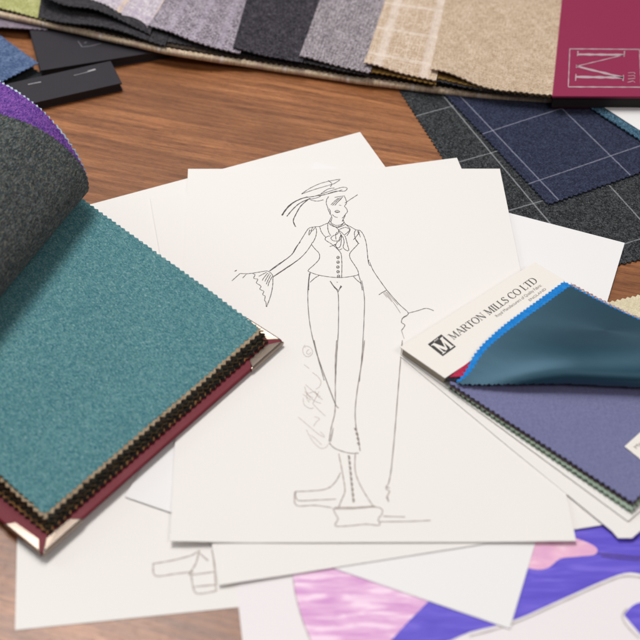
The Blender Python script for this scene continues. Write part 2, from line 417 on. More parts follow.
feet = [c_((200, 330), (208, 370), (215, 410), (218, 440), (208, 465), (200, 485)), c_((248, 330), (248, 380), (262, 420), (285, 460), (302, 485)), c_((205, 385), (190, 412), (165, 432), (120, 438), (75, 440)), c_((75, 438), (80, 465), (130, 465), (192, 462)),
        c_((72, 440), (76, 480), (130, 480), (180, 487)), c_((182, 490), (240, 490), (300, 485), (324, 490), (326, 505), (315, 520), (318, 538), (280, 535), (230, 540), (190, 540), (198, 520), (190, 505), (184, 490)), c_((188, 486), (245, 486), (305, 482)),
        c_((342, 420), (338, 432), (348, 440), (342, 452), (345, 470)), c_((336, 426), (348, 430)), c_((330, 512), (393, 514)), c_((320, 528), (400, 527), (468, 524)), c_((338, 455), (346, 470))]
boot = []
for i in range(9):
    x = 228 + i * 1.6; y = 335 + i * 15.5
    boot.append(c_((x, y), (x + 3, y + 7), (x + 1, y + 12)))
for x, y in ((248, 256), (252, 270), (255, 284), (257, 298)):
    boot.append(c_((x - 3, y), (x + 3, y + 3), (x, y + 7)))
pencil('pencil_drawing', body + cuff + face + arms[:4], z3, .00042, GREY_D, s3)
pencil('pencil_drawing', [(h_, .0006 if k_ in (3, 4, 5, 6) else .00042) for k_, h_ in enumerate(hat)] + arms[4:] + legs, z3, .0004, GREY_D, s3, .0001)
pencil('pencil_drawing', lower + [c_((128, 0), (140, 50), (165, 120), (190, 185))], z3, .0005, GREY_M, s3, .00012)
pencil('pencil_drawing', hatch, z3, .0003, GREY_M, s3, .00009)
pencil('pencil_drawing', feet, z3, .0006, GREY_L, s3, .0001)
pencil('pencil_drawing', boot, z3, .0010, GREY_M, s3, .00014)
# signature running up the sheet
f_ = lambda *p: A(290, 290, 5.817, p)
g_ = lambda *p: A(290, 390, 9.143, p)
sig = [f_((88, 318), (75, 340), (78, 368), (95, 385), (118, 382), (132, 360), (120, 335), (98, 325), (85, 332)), f_((112, 345), (100, 352), (98, 368), (112, 372), (122, 360)), f_((82, 432), (112, 455)), f_((130, 478), (160, 500), (180, 530), (172, 560), (150, 575)), f_((90, 548), (120, 575), (150, 600), (178, 620)),
       f_((75, 605), (100, 622), (120, 640)), f_((110, 600), (140, 590), (165, 610)), f_((85, 560), (95, 590), (110, 612), (135, 625)),
       g_((135, 10), (180, 60), (230, 100), (285, 120)), g_((230, 5), (250, 50), (300, 85)), g_((120, 70), (130, 130), (180, 165), (215, 160)), g_((205, 120), (250, 165), (290, 205), (325, 235)), g_((165, 20), (150, 60), (175, 110)), g_((265, 10), (240, 60), (210, 120)),
       g_((75, 245), (130, 290), (200, 350), (260, 400), (315, 430)), g_((225, 240), (270, 260), (240, 290), (215, 330)), g_((150, 360), (180, 420), (220, 480), (280, 530), (330, 520), (350, 490)), g_((190, 410), (240, 450), (290, 500)), g_((275, 380), (300, 400), (315, 425)),
       c_((108, 95), (125, 105), (145, 100)), c_((98, 150), (120, 165), (150, 160)), c_((112, 130), (130, 155), (128, 180)), c_((140, 60), (128, 85), (112, 95))]
pencil('signature', sig[:-4], z3, .00030, plain('signature_pencil', rgb(186, 174, 165), .7), s3, .0001)
FAINT = plain('faint_pencil', rgb(184, 172, 166), .7)
pencil('pencil_drawing', shoes[:7], z5, .0008, FAINT, s5)

# ------------------------------------------------------------------ dark checked cloths on the right
def plane_cloth(name, origin, ang, lu, lv, z, mat, zf=None, **k):
    ax, ay = U(ang), U(ang + 90); o0 = Vector((origin.x, origin.y, z))
    def f(u, v):
        p = o0 + ax * u + ay * v
        return Vector((p.x, p.y, z + (zf(u, v) if zf else 0)))
    return cloth(name, f, lu, lv, mat, origin=o0, **k)
wave = lambda s, a=.0005, fr=14: (lambda u, v: a * (noise.noise(Vector((u * fr + s, v * fr, s))) + .3))
WL = rgb(176, 178, 182)
CHAR = fabric('charcoal_windowpane', rgb(44, 46, 49), rgb(20, 21, 23), rgb(88, 92, 94), 420, 60,
              lines=[(0, .0560, .0447, .0010, WL, .62), (1, .0555, .0095, .0009, WL, .58)], lrot=R(-5), flecks=[(700, .66, rgb(150, 150, 140))], slub=3)
NAVY = fabric('navy_windowpane', rgb(44, 49, 70), rgb(28, 32, 48), rgb(66, 72, 94), 420, 70,
              lines=[(0, .0576, .0092, .0010, rgb(160, 162, 180), .62), (1, .0575, .0231, .0009, rgb(160, 162, 180), .6)], flecks=[(700, .68, rgb(120, 124, 150))], slub=3)
# charcoal: bottom left corner lies hidden under the sheets
pc1, pc2 = P(400, 93, .0006), P(443, 160, .0006)
dl = (pc2 - pc1).normalized()
pb = P(622.5, 265, .0006)
angc = math.degrees(math.atan2(dl.y, dl.x)) + 90
ax = U(angc); ay = U(angc + 90)
# corner = foot of pb on the left edge line
cc = pc1 + dl * ((pb - pc1).dot(dl))
ch = plane_cloth('checked_cloth', cc, angc, .36, .32, .0010, CHAR, wave(3, .0001), pink='02', tooth=.0019, depth=.0014, step=.006, th=.0008)
tag(ch, 'charcoal wool cloth with thin white windowpane lines, half under the navy cloth', 'fabric')
nv0 = P(548, 205, .0026)
nv = plane_cloth('checked_cloth', nv0, 25.5, .24, .21, .0024, NAVY, wave(5, .0004), pink='02', tooth=.0019, depth=.0014, step=.006, th=.001)
tag(nv, 'navy blue wool cloth with thin pale windowpane lines and a pinked front corner', 'fabric')

# cream tweed
CREAM = fabric('cream_tweed', rgb(222, 210, 178), rgb(190, 180, 146), rgb(240, 232, 206), 900, 90, flecks=[(420, .66, rgb(150, 158, 122))])
cq = quad((597, 304), (700, 280), (760, 400), (600, 400), z=.0016)
q = [cq[3], cq[2], cq[1], cq[0]]; lu, lv = dims(q)
o = cloth('tweed_swatch', bil(q, lu, lv), lu, lv, CREAM, pink='3', tooth=.0022, depth=.0014, step=.006, origin=q[3])
tag(o, 'cream flecked tweed swatch on the bare wood beside the folded teal satin', 'fabric')

# small blue tweed with white label
TEALTW = fabric('blue_tweed', rgb(50, 84, 108), rgb(22, 42, 60), rgb(110, 150, 170), 700, 120, flecks=[(500, .62, rgb(150, 190, 205))])
k0 = P(643, 143, .0042)
bt = plane_cloth('label_swatch', k0, 38, .09, .09, .0048, TEALTW, pink='02', tooth=.0019, depth=.0012, step=.01)
bt.location = k0 + Vector((0, 0, .0006))
tag(bt, 'blue tweed swatch with a white paper label, on the navy cloth by the crimson cover', 'fabric')
lb = k0 + U(38) * .0075 + U(128) * .006; lb.z = .0052
lp = [lb + U(38) * (.004) , lb + U(38) * .05, lb + U(38) * .05 + U(128) * .05, lb + U(128) * .05, lb + U(128) * .004]
poly('paper_label', lp, PAPER2, bt, th=.0002, up=.0003)

# ------------------------------------------------------------------ burgundy pattern book on the left
BURG = plain('burgundy_cloth_cover', rgb(112, 28, 42), .46, 0, .35, 2600, .25)
MET = plain('polished_metal', rgb(150, 136, 124), .24, 1, 0, var=.05)
RB = P(283, 342, .0055)
E1 = U(-130.7); E2 = U(139.3)
bk = empty('swatch_book', (RB.x, RB.y, .0040))
tag(bk, 'burgundy swatch book at left, teal wool on top, grey and purple swatches folded back', 'swatch book')
BW, BL = .192, .33
Z0 = .0038
def B(u, v, z): p = RB + E2 * u + E1 * v; return Vector((p.x, p.y, z))
cov = poly('cover', [B(0, 0, .0064), B(BL, 0, .0064), B(BL, BW, .0064), B(0, BW, .0064)], BURG, bk, th=.0026, bevel=.0009)
poly('lining', [B(.012, .012, .0066), B(BL - .01, .012, .0066), B(BL - .01, BW - .012, .0066), B(.012, BW - .012, .0066)], plain('dark_endpaper', rgb(60, 22, 30), .7), bk, th=.0004)
def cap(v, s, leg=.029):
    """metal corner protector: folded sheet over the board corner with a slot along the diagonal"""
    z = .00685; c = (0, v); o_ = -.0006 
    out = []
    A0 = B(o_, v - s * .0006, z); A1 = B(o_, v + s * leg, z); A2 = B(.0085, v + s * leg * .78, z - .0007); A3 = B(.006, v + s * .0075, z - .0004)
    Bq = B(leg, v - s * .0006, z); B2 = B(leg * .78, v + s * .0085, z - .0007); B3 = B(.0075, v + s * .006, z - .0004)
    A0b = B(-.0006 + .0012, v - s * .0006 + s * .0002, z)
    o1 = poly('corner_protector', [A0, A1, A2, A3], MET, bk, th=.0034, bevel=.0010)
    o2 = poly('protector_flange', [A0b + Vector((0, 0, -.0001)), Bq + Vector((0, 0, -.0001)), B2 + Vector((0, 0, -.0001)), B3 + Vector((0, 0, -.0001))], MET, o1, th=.0032, bevel=.0010)
    o2.location = Vector((0, 0, 0)) + (o2.location)
    return o1
# stack of swatches
def sag(u, v): return .0009 * noise.noise(Vector((u * 17, v * 17, 1.7))) - .0007 * math.sin(math.pi * clamp(v / .18))
def zt(u): return .0160 + .105 * (u - .011)
W_ = lambda n, base, dk, lt, **k: fabric(n, rgb(*base), rgb(*dk), rgb(*lt), **k)
TEAL = W_('teal_wool', (82, 136, 142), (52, 106, 118), (130, 172, 172), fine=520, blotch=28, bump=1.0, flecks=[(560, .61, rgb(152, 186, 188)), (380, .62, rgb(48, 98, 124)), (420, .63, rgb(100, 142, 128))], fuzz=.1)
layer_cols = [((50, 44, 40), (26, 24, 24), (90, 80, 70)), ((150, 106, 62), (90, 56, 34), (196, 152, 100)), ((34, 34, 32), (18, 18, 18), (60, 58, 52)),
              ((116, 96, 62), (70, 50, 30), (160, 138, 100)), ((36, 42, 38), (18, 22, 20), (66, 72, 62)), ((118, 74, 46), (70, 38, 26), (160, 112, 72)),
              ((46, 50, 44), (24, 26, 24), (84, 84, 70)), ((44, 40, 36), (22, 20, 20), (74, 70, 60)), ((168, 146, 118), (112, 94, 70), (206, 190, 164))]
NL = len(layer_cols)
VM = .1785
for i, (c1, c2, c3) in enumerate(layer_cols):
    m = W_('bound_wool_%s' % ['soot', 'rust', 'black', 'bronze', 'bottle', 'copper', 'loden', 'peat', 'taupe'][i], c1, c2, c3)
    fr = (i + .7) / (NL + 1)
    u0 = .0050 + .0050 * fr + random.uniform(-.0006, .0006); v0 = .0068 + random.uniform(-.0004, .0006); v1 = VM + .0050 * (1 - fr) - .0003 + random.uniform(-.0003, .0004)
    if i == NL - 1: u0 = .0092; v1 = VM + .0018; v0 = .0068
    def f(u, v, u0=u0, v0=v0, fr=fr, i=i):
        uu = u0 + u; z = .0070 + (zt(uu) - .0070) * fr
        z += .00022 * noise.noise(Vector((uu * 60, v * 60, i * 7.3))) + sag(uu, v0 + v) * fr
        return B(uu, v0 + v, z)
    # mirrored frame: u along E2 (up-left), v along E1: swap so that normals point up
    def f2(v, u, f=f): return f(u, v)
    lu, lv = .29, v1 - v0
    # E1 x E2 orientation: (u=E2, v=E1) gives normals up when E2 x E1 > 0
    cr = E2.x * E1.y - E2.y * E1.x
    if cr > 0: cloth('bound_swatch', f, lu, lv, m, bk, th=.0011, pink='023', tooth=.0021, depth=.0017, jag=.4)
    else: cloth('bound_swatch', f2, lv, lu, m, bk, th=.0011, pink='012', tooth=.0019, depth=.0014, jag=.35)
def ft(u, v):
    uu = .0112 + u; z = zt(uu) + sag(uu, v + .0068)
    z -= .0014 * (1 - sstep(0, .012, u)) * .6
    return B(uu, .0068 + v, z)
cloth('teal_swatch', ft, .285, VM - .0068, TEAL, bk, th=.0010, pink='023', tooth=.0019, depth=.0012)
c1_ = cap(0, 1); c2_ = cap(BW, -1)

# swatches folded back over the top
prof = [(.262, .0470), (.225, .0425), (.190, .0385), (.166, .0375), (.1515, .0410), (.1485, .0500), (.1510, .0600), (.1575, .0700), (.1680, .0795), (.1810, .0868), (.1960, .0905), (.2150, .0918), (.2400, .0900), (.2700, .0830), (.3100, .0680)]
def arc_profile(pts, n=14):
    sp = smooth_pts(pts, n); L = [0]
    for i in range(1, len(sp)): L.append(L[-1] + math.dist(sp[i], sp[i - 1]))
    def at(s, off=0):
        s = clamp(s, 0, L[-1] - 1e-7); lo, hi = 0, len(L) - 1
        while hi - lo > 1:
            m_ = (lo + hi) // 2
            if L[m_] <= s: lo = m_
            else: hi = m_
        t = (s - L[lo]) / (L[hi] - L[lo]); p = [sp[lo][k] * (1 - t) + sp[hi][k] * t for k in (0, 1)]
        i0, i1 = max(lo - 3, 0), min(hi + 3, len(sp) - 1)
        dx, dy = sp[i1][0] - sp[i0][0], sp[i1][1] - sp[i0][1]; d = math.hypot(dx, dy)
        return p[0] - dy / d * off * -1, p[1] - dx / d * off      # off > 0: towards the inside of the roll
    return at, L[-1]
rp, RL = arc_profile(prof)
def roll(name, mat, off, vfun, width, s0, s1, pink, sag=0, **k):
    def f(v, s):
        vv = vfun(s) + v
        u, z = rp(s0 + s, off)
        u += -.28 * max(0, vv - .006) * sstep(.30, .18, u)
        z += .0010 * noise.noise(Vector((vv * 22, s * 22, off * 900))) + sag * 0
        return B(u, vv, z)
    return cloth(name, f, width, s1 - s0, mat, bk, **k, pink=pink, flip=True)
GREYW = W_('charcoal_melange_wool', (62, 70, 70), (24, 30, 34), (132, 138, 132), fine=470, blotch=70, bump=1.3, flecks=[(330, .61, rgb(126, 124, 104)), (300, .59, rgb(42, 66, 76)), (420, .63, rgb(104, 84, 84)), (350, .60, rgb(24, 28, 34)), (280, .64, rgb(120, 128, 134))], fuzz=.15)
PURP = W_('purple_wool', (104, 62, 146), (58, 34, 110), (160, 104, 188), fine=430, blotch=110, bump=1.0, flecks=[(480, .60, rgb(84, 84, 150)), (450, .62, rgb(170, 110, 190))])
LBLU = W_('pale_blue_wool', (176, 196, 208), (140, 162, 180), (214, 226, 232), fine=700)
gtaper = lambda s: .0085 + .030 * sstep(.125, .235, s) 
lbs = roll('folded_swatch', LBLU, .0036, lambda s: .0050, .19, .0, RL, '012', th=.0011, tooth=.0019, depth=.0014, step=.0019, jag=.6)
roll('folded_swatch', PURP, .0018, lambda s: .0072, .19, .0, RL, '012', th=.0011, tooth=.0019, depth=.0010, step=.0019)
roll('folded_swatch', GREYW, 0, gtaper, .185, .0, RL, '012', th=.0011, tooth=.0019, depth=.0010, step=.0019)

# ------------------------------------------------------------------ printed swatch card on the right
card = empty('swatch_card', P(400, 354, .0046)); 
tag(card, 'cream printed swatch card at right with lavender cloth and folded teal satin', 'swatch card')
CARDM, _ = paper('cream_card', (.785, .748, .69, 1))
ang = 38.3
# lower page with a snipped corner
lk = P(400, 356, .0034)
lowp = [P(x, y, .0034) for x, y in ((400, 356), (508, 446), (612, 531), (618, 538), (632, 538))]
lowp += [lowp[4] + U(40) * .008, lowp[4] + U(40) * .100 , lk + U(38.3) * .114]
poly('card_page', lowp, PAPER, card, th=.0005)
k1 = P(628, 521, .0044); k2 = P(401, 354, .0044)
pg = [k2, k1, k1 + U(40) * .108, k2 + U(38.3) * .1125]
poly('card_page', pg, PAPER, card, th=.0004)
# bound cloths below the lavender one
colsw = [('sage_cloth', (150, 172, 150), (110, 136, 116), (184, 200, 178)), ('soot_cloth', (60, 56, 60), (30, 28, 32), (96, 92, 96)), ('mint_cloth', (158, 178, 158), (120, 140, 124), (190, 206, 190)), ('walnut_cloth', (120, 90, 84), (80, 56, 52), (160, 128, 118)), ('slate_cloth', (92, 86, 96), (60, 54, 62), (130, 124, 134))]
hinge = P(450, 385, .009)
def card_cloth(name, mat, corner, zc, wid=.10, th=.0006, zl=0, extra=.001, **k):
    c0 = P(corner[0], corner[1], zc); h = Vector((hinge.x, hinge.y, zc))
    d = (h - c0); L = d.length + extra; d.normalize()
    n = Vector((d.y, -d.x, 0))     # to the right of the edge direction
    def f(u, v):                   # u to the right, v up the edge
        p = c0 + n * u + d * v
        return Vector((p.x, p.y, zc + .0002 * noise.noise(Vector((u * 40, v * 40, zc * 900)))))
    return cloth(name, f, wid, L, mat, card, th=th, pink='02', tooth=.0017, depth=.0011, **k)
for i, (nm, a1, a2, a3) in enumerate(colsw):
    card_cloth('bound_swatch', W_(nm, a1, a2, a3, fine=1200), [(631, 513.5), (632, 508.5), (632, 512), (632.8, 506.8), (633, 505.5)][i], .0052 + i * .0008)
LAV = fabric('lavender_cloth', rgb(112, 114, 150), rgb(100, 100, 138), rgb(128, 130, 164), 420, 24, bump=.3, fuzz=.1, rough=.8, amount=1.6, slub=5, clump=.35)
card_cloth('lavender_swatch', LAV, (633.5, 503.5), .0100)
# header strip
hz = .0108
hp = [P(400, 347, hz), P(445, 378, hz), P(445, 378, hz) + U(38.3) * .113, P(400, 347, hz) + U(38.3) * .113]
hs = poly('card_header', hp, CARDM, card, th=.0006, bevel=.0001)
hc = [p.copy() for p in hp]
core = [hp[0] + U(38.3) * .001 + U(-45) * .0012, hp[1] + U(38.3) * .001 + U(135) * .0012, hp[2] + U(218.3) * .002, hp[3] + U(218.3) * .002]
poly('header_core', [Vector((p.x, p.y, .0101)) for p in core], plain('board_core', rgb(150, 140, 124), .8), card, th=.0054)
INK = plain('black_ink', rgb(52, 48, 46), .5)
INKB = plain('black_print', rgb(44, 40, 38), .45)
# serif capitals: strokes (x0, y0, x1, y1, width) in a unit-height box, plus the advance
TH, TN = .15, .055
def serif(x, y, w=.26): return (x - w / 2, y, x + w / 2, y, .045)
def arcp(cx, cy, rx, ry, a0, a1, w, n=14):
    return [(cx + rx * math.cos(R(a0 + (a1 - a0) * k / n)), cy + ry * math.sin(R(a0 + (a1 - a0) * k / n)), cx + rx * math.cos(R(a0 + (a1 - a0) * (k + 1) / n)), cy + ry * math.sin(R(a0 + (a1 - a0) * (k + 1) / n)),
             w * (.35 + .65 * abs(math.cos(R(a0 + (a1 - a0) * (k + .5) / n))))) for k in range(n)]
G = {
 'M': ([(.14, 0, .14, 1, TN), (.14, 1, .48, .05, TH), (.48, .05, .84, 1, TN), (.86, 0, .86, 1, TH), serif(.14, .02), serif(.86, .02, .3), serif(.08, .98, .2), serif(.9, .98, .22)], 1.03),
 'A': ([(.08, 0, .40, 1, TN), (.38, 1, .74, 0, TH), (.2, .34, .6, .34, .05), serif(.08, .02, .24), serif(.74, .02, .28)], .84),
 'R': ([(.16, 0, .16, 1, TH), serif(.16, .02, .32), serif(.12, .98, .2), (.16, .98, .4, .98, .05), (.16, .5, .42, .5, .05), (.42, .5, .72, .02, TH), serif(.76, .02, .16)] + arcp(.4, .74, .22, .24, -90, 90, TH), .82),
 'T': ([(.36, 0, .36, 1, TH), (.04, .97, .68, .97, .06), (.05, .97, .05, .8, .05), (.67, .97, .67, .8, .05), serif(.36, .02, .3)], .73),
 'O': (arcp(.44, .5, .37, .49, 0, 360, TH, 28), .9),
 'N': ([(.14, 0, .14, 1, TN), (.14, 1, .74, 0, TH), (.74, 0, .74, 1, TN), serif(.14, .02, .24), serif(.08, .98, .2), serif(.74, .98, .24)], .9),
 'I': ([(.17, 0, .17, 1, TH), serif(.17, .02, .3), serif(.17, .98, .3)], .36),
 'L': ([(.17, 0, .17, 1, TH), serif(.17, .98, .3), (.05, .02, .58, .02, .055), (.58, 0, .62, .22, .055)], .66),
 'S': (arcp(.3, .75, .2, .23, 20, 250, TH * .9, 12) + arcp(.3, .26, .22, .25, 100, -160, TH * .9, 12) + [(.16, .62, .46, .4, TH), (.5, .97, .5, .76, .045), (.07, .03, .07, .26, .045)], .62),
 'C': (arcp(.46, .5, .38, .49, 40, 320, TH, 24) + [(.76, .96, .76, .7, .05)], .84),
 'D': ([(.16, 0, .16, 1, TH), serif(.12, .02, .24), serif(.12, .98, .24), (.16, .98, .42, .98, .05), (.16, .02, .42, .02, .05)] + arcp(.42, .5, .37, .48, -90, 90, TH, 16), .88),
 ' ': ([], .34)}
def segs_mesh(name, segs, frame, mat, parent, bold=1.0):
    """segs in a 2-D frame -> thin quads; frame(x, y) -> world point"""
    vs, fs = [], []
    for x0, y0, x1, y1, w in segs:
        w *= bold; dx, dy = x1 - x0, y1 - y0; d = math.hypot(dx, dy) or 1; dx /= d; dy /= d; nx, ny = -dy * w / 2, dx * w / 2
        b0 = len(vs)
        for px, py in ((x0 + nx, y0 + ny), (x0 - nx, y0 - ny), (x1 - nx, y1 - ny), (x1 + nx, y1 + ny)): vs.append(frame(px, py))
        k = len(fs) * .0000008
        for i in range(b0, b0 + 4): vs[i] = vs[i] + Vector((0, 0, k % .00004))
        fs.append((b0, b0 + 1, b0 + 2, b0 + 3))
    return mesh(name, vs, fs, mat, parent)
t0 = P(453.5, 340, hz); t1 = P(538.5, 281.5, hz); td = (t1 - t0); TL = td.length; td.normalize(); tn = Vector((-td.y, td.x, 0))
text = 'MARTON MILLS CO LTD'; adv = sum(G[c][1] for c in text); capH = TL / adv
segs = []; x = 0
for c in text:
    for s in G[c][0]: segs.append((s[0] + x, s[1], s[2] + x, s[3], s[4]))
    x += G[c][1]
fr_ = lambda px, py: t0 + td * px * capH + tn * py * capH * .92 + Vector((0, 0, .00006))
segs_mesh('printed_name', segs, fr_, INK, hs, .95)
def text_mesh(name, s, origin, xdir, height, length, mat, parent, up=.00006):
    cu = bpy.data.curves.new(name, 'FONT'); cu.body = s
    ob = bpy.data.objects.new('tmp', cu); COL.objects.link(ob)
    bpy.context.view_layer.update()
    dg = bpy.context.evaluated_depsgraph_get(); me = bpy.data.meshes.new_from_object(ob.evaluated_get(dg))
    bpy.data.objects.remove(ob); w = max(v.co.x for v in me.vertices)
    yd = Vector((-xdir.y, xdir.x, 0))
    pts = [origin + xdir * (v.co.x * length / w) + yd * (v.co.y * height / .7) + Vector((0, 0, up)) for v in me.vertices]
    return mesh(name, pts, [tuple(p.vertices) for p in me.polygons], mat, parent)
INKL = plain('grey_ink', rgb(112, 104, 98), .5)
s0_ = P(497, 317.5, hz); s1_ = P(542, 286, hz)
text_mesh('printed_line', 'Royal Manufacturers of Quality Fabric', s0_, (s1_ - s0_).normalized(), .0021, (s1_ - s0_).length, INKL, hs)
s0_ = P(530, 301.5, hz); s1_ = P(546.5, 289.5, hz)
text_mesh('printed_line', 'ENGLAND', s0_, (s1_ - s0_).normalized(), .0017, (s1_ - s0_).length, INKL, hs)
# emblem: black square with a white M
lq = [P(442.7, 356.3, hz), P(456, 346.7, hz), P(441.2, 334.3, hz), P(427.7, 344.4, hz)]
def lf(x, y, up): 
    p = lq[0] * (1 - x) * (1 - y) + lq[1] * x * (1 - y) + lq[2] * x * y + lq[3] * (1 - x) * y
    return p + Vector((0, 0, up))
# the M stands upright along the text direction: its foot is on the q0-q1 side
em = poly('emblem', [lf(0, 0, 0), lf(1, 0, 0), lf(1, 1, 0), lf(0, 1, 0)], INKB, hs, up=.00006)
Ms = [(.22, .10, .22, .80, .09), (.22, .84, .50, .16, .17), (.50, .16, .80, .84, .08), (.80, .10, .80, .84, .17), (.10, .11, .34, .11, .05), (.66, .11, .94, .11, .05), (.08, .83, .28, .83, .05), (.78, .83, .94, .83, .05)]
small = [(.38, .88, .44, .96, .03), (.44, .96, .5, .88, .03), (.56, .88, .56, .97, .03), (.62, .88, .68, .97, .03)]
segs_mesh('emblem_letter', Ms + small, lambda x, y: lf(x, y, .00012), CARDM, em)

# white tag lying on the lavender cloth
g0 = P(624.5, 446.5, .0106)
gd = (P(640, 432.5, .0106) - g0).normalized(); ge = (P(640, 459, .0106) - g0).normalized()
tg = poly('paper_tag', [g0, g0 + ge * .03, g0 + ge * .03 + gd * .045, g0 + gd * .045], CARDM, card, th=.0002, up=.0001)
text_mesh('printed_line', 'Marton 2', g0 + gd * .0035 + ge * .0055, gd, .0022, .016, INKL, tg, .00016)
text_mesh('printed_line', 'Quality', g0 + gd * .0035 + ge * .0105, gd, .0020, .014, INKL, tg, .00016)

# folded satin flap
F1 = P(455, 382, .013); af = U(-3.3); nf = U(86.7)
Cn = P(570, 285, .0125); d1 = (P(452, 378, .012) - Cn); d1.z = 0; d1.normalize(); d2 = (P(640, 325, .0125) - Cn); d2.z = 0; d2.normalize()
fp = [(.030, .0108), (.016, .0108), (.0065, .0110), (.0016, .0122), (.0003, .0145), (.0000, .0175), (.0010, .0208), (.0048, .0236), (.0115, .0250), (.0200, .0245), (.0305, .0220), (.0430, .0184), (.0580, .0152), (.0740, .0132), (.095, .0124), (.16, .0122)]
fa, FL = arc_profile(fp)
# arc length where w == t of the corner, upper branch
tc = (Cn - F1).dot(nf); sC = FL
while fa(sC)[0] > tc: sC -= .0002
s_front = min((abs(fa(k * FL / 800)[0]) + (0 if k > 60 else 1), k * FL / 800) for k in range(801))[1]
def flap(name, mat, off, ext_l, ext_r, lp, lq_, tilt=0, th=.0005, **k):
    # p along d1 (down the left edge) from the corner, q along d2
    c0 = Cn - d2 * ext_l - d1 * ext_r
    D1 = (Matrix.Rotation(R(tilt), 3, 'Z') @ d1) if tilt else d1
    def f(q, p):
        X = c0 + d2 * q + D1 * p
        t = (X - F1).dot(nf)
        X = X + d2 * ext_l * .72 * (1 - sstep(-.004, .050, t)); s = (X - F1).dot(af)
        t = (X - F1).dot(nf)
        X = X + d2 * .0050 * math.exp(-((t - .007) / .011) ** 2); s = (X - F1).dot(af); t = (X - F1).dot(nf)
        arc = sC + (t - tc)
        w, z = fa(arc, off)
        K = sstep(-.010, .070, s)
        zz = (.0118 - off * .4) * (1 - K) + z * K
        w2 = t * (1 - K) + w * K
        rip = .0005 * noise.noise(Vector((s * 26, t * 26, 4.2))) 
        pt_ = F1 + nf * w2 + af * s
        return Vector((pt_.x, pt_.y, zz + rip))
    def keep(q, p):
        X = c0 + d2 * q + D1 * p
        t = (X - F1).dot(nf)
        X = X + d2 * ext_l * .72 * (1 - sstep(-.004, .050, t)); s = (X - F1).dot(af); t = (X - F1).dot(nf)
        X = X + d2 * .0050 * math.exp(-((t - .007) / .011) ** 2); s = (X - F1).dot(af); t = (X - F1).dot(nf)
        K = sstep(-.010, .070, s)
        return t > (s_front - .002 - sC + tc) * K + (-.0006 if off == 0 else .0014) * (1 - K)
    return cloth(name, f, lq_, lp, mat, card, th=th, pink='02', tooth=.0015, depth=.0010, keep=keep, flip=True, **k)
from mathutils import Matrix
nt = NT('teal_satin'); uvn = nt.tc.outputs['UV']
n1 = nt.noise(nt.mapping(uvn, R(5), (1, 14, 1)), 700, 2); n0 = nt.noise(uvn, 16, 3); n2 = nt.noise(nt.mapping(uvn, R(45), (1, 3, 1)), 28, 3, .5, .4)
nt.set(Base_Color=nt.mix(n0, rgb(14, 60, 78), rgb(22, 74, 94)), Metallic=.42, Roughness=nt.math('MULTIPLY_ADD', n0, .12, .42), Normal=nt.bump(n1, .12, .0002, nt.bump(n2, .14, .0015)))
nt.b.inputs['Anisotropic'].default_value = .5; nt.b.inputs['Sheen Weight'].default_value = .2; nt.b.inputs['Specular IOR Level'].default_value = .6
SATIN = nt.m
BRB = fabric('bright_blue_cloth', rgb(20, 122, 200), rgb(10, 98, 176), rgb(60, 150, 220), 1300, 60, bump=.3)
HOUND = fabric('red_black_check_cloth', rgb(150, 50, 66), rgb(36, 24, 30), rgb(226, 214, 210), 500, 120, weave=.0032, amount=.5)
RED = fabric('crimson_cloth', rgb(190, 40, 76), rgb(140, 24, 52), rgb(214, 80, 110), 900)
flap('satin_lining_swatch', SATIN, 0, 0, 0, .15, .16)
flap('folded_swatch', BRB, .0007, .0054, .0016, .155, .16)
flap('folded_swatch', HOUND, .0014, .0018, .0040, .155, .16)
# crimson and dark edges peeping out between the header and the fold
for nm, m_, dz, px in (('edge_swatch', RED, .0000, ((449, 377), (486, 349), (500, 362), (478, 376))), ('edge_swatch', W_('ink_cloth', (38, 34, 46), (20, 18, 26), (70, 66, 80)), -.0004, ((446, 379.5), (487, 347.5), (500, 366), (466, 385)))):
    qq = [P(x_, y_, hz + dz) for x_, y_ in (px[3], px[2], px[1], px[0])]
    lu, lv = dims(qq)
    cloth(nm, bil(qq, lu, lv), lu, lv, m_, card, th=.0002, pink='2', tooth=.0012, depth=.0006)

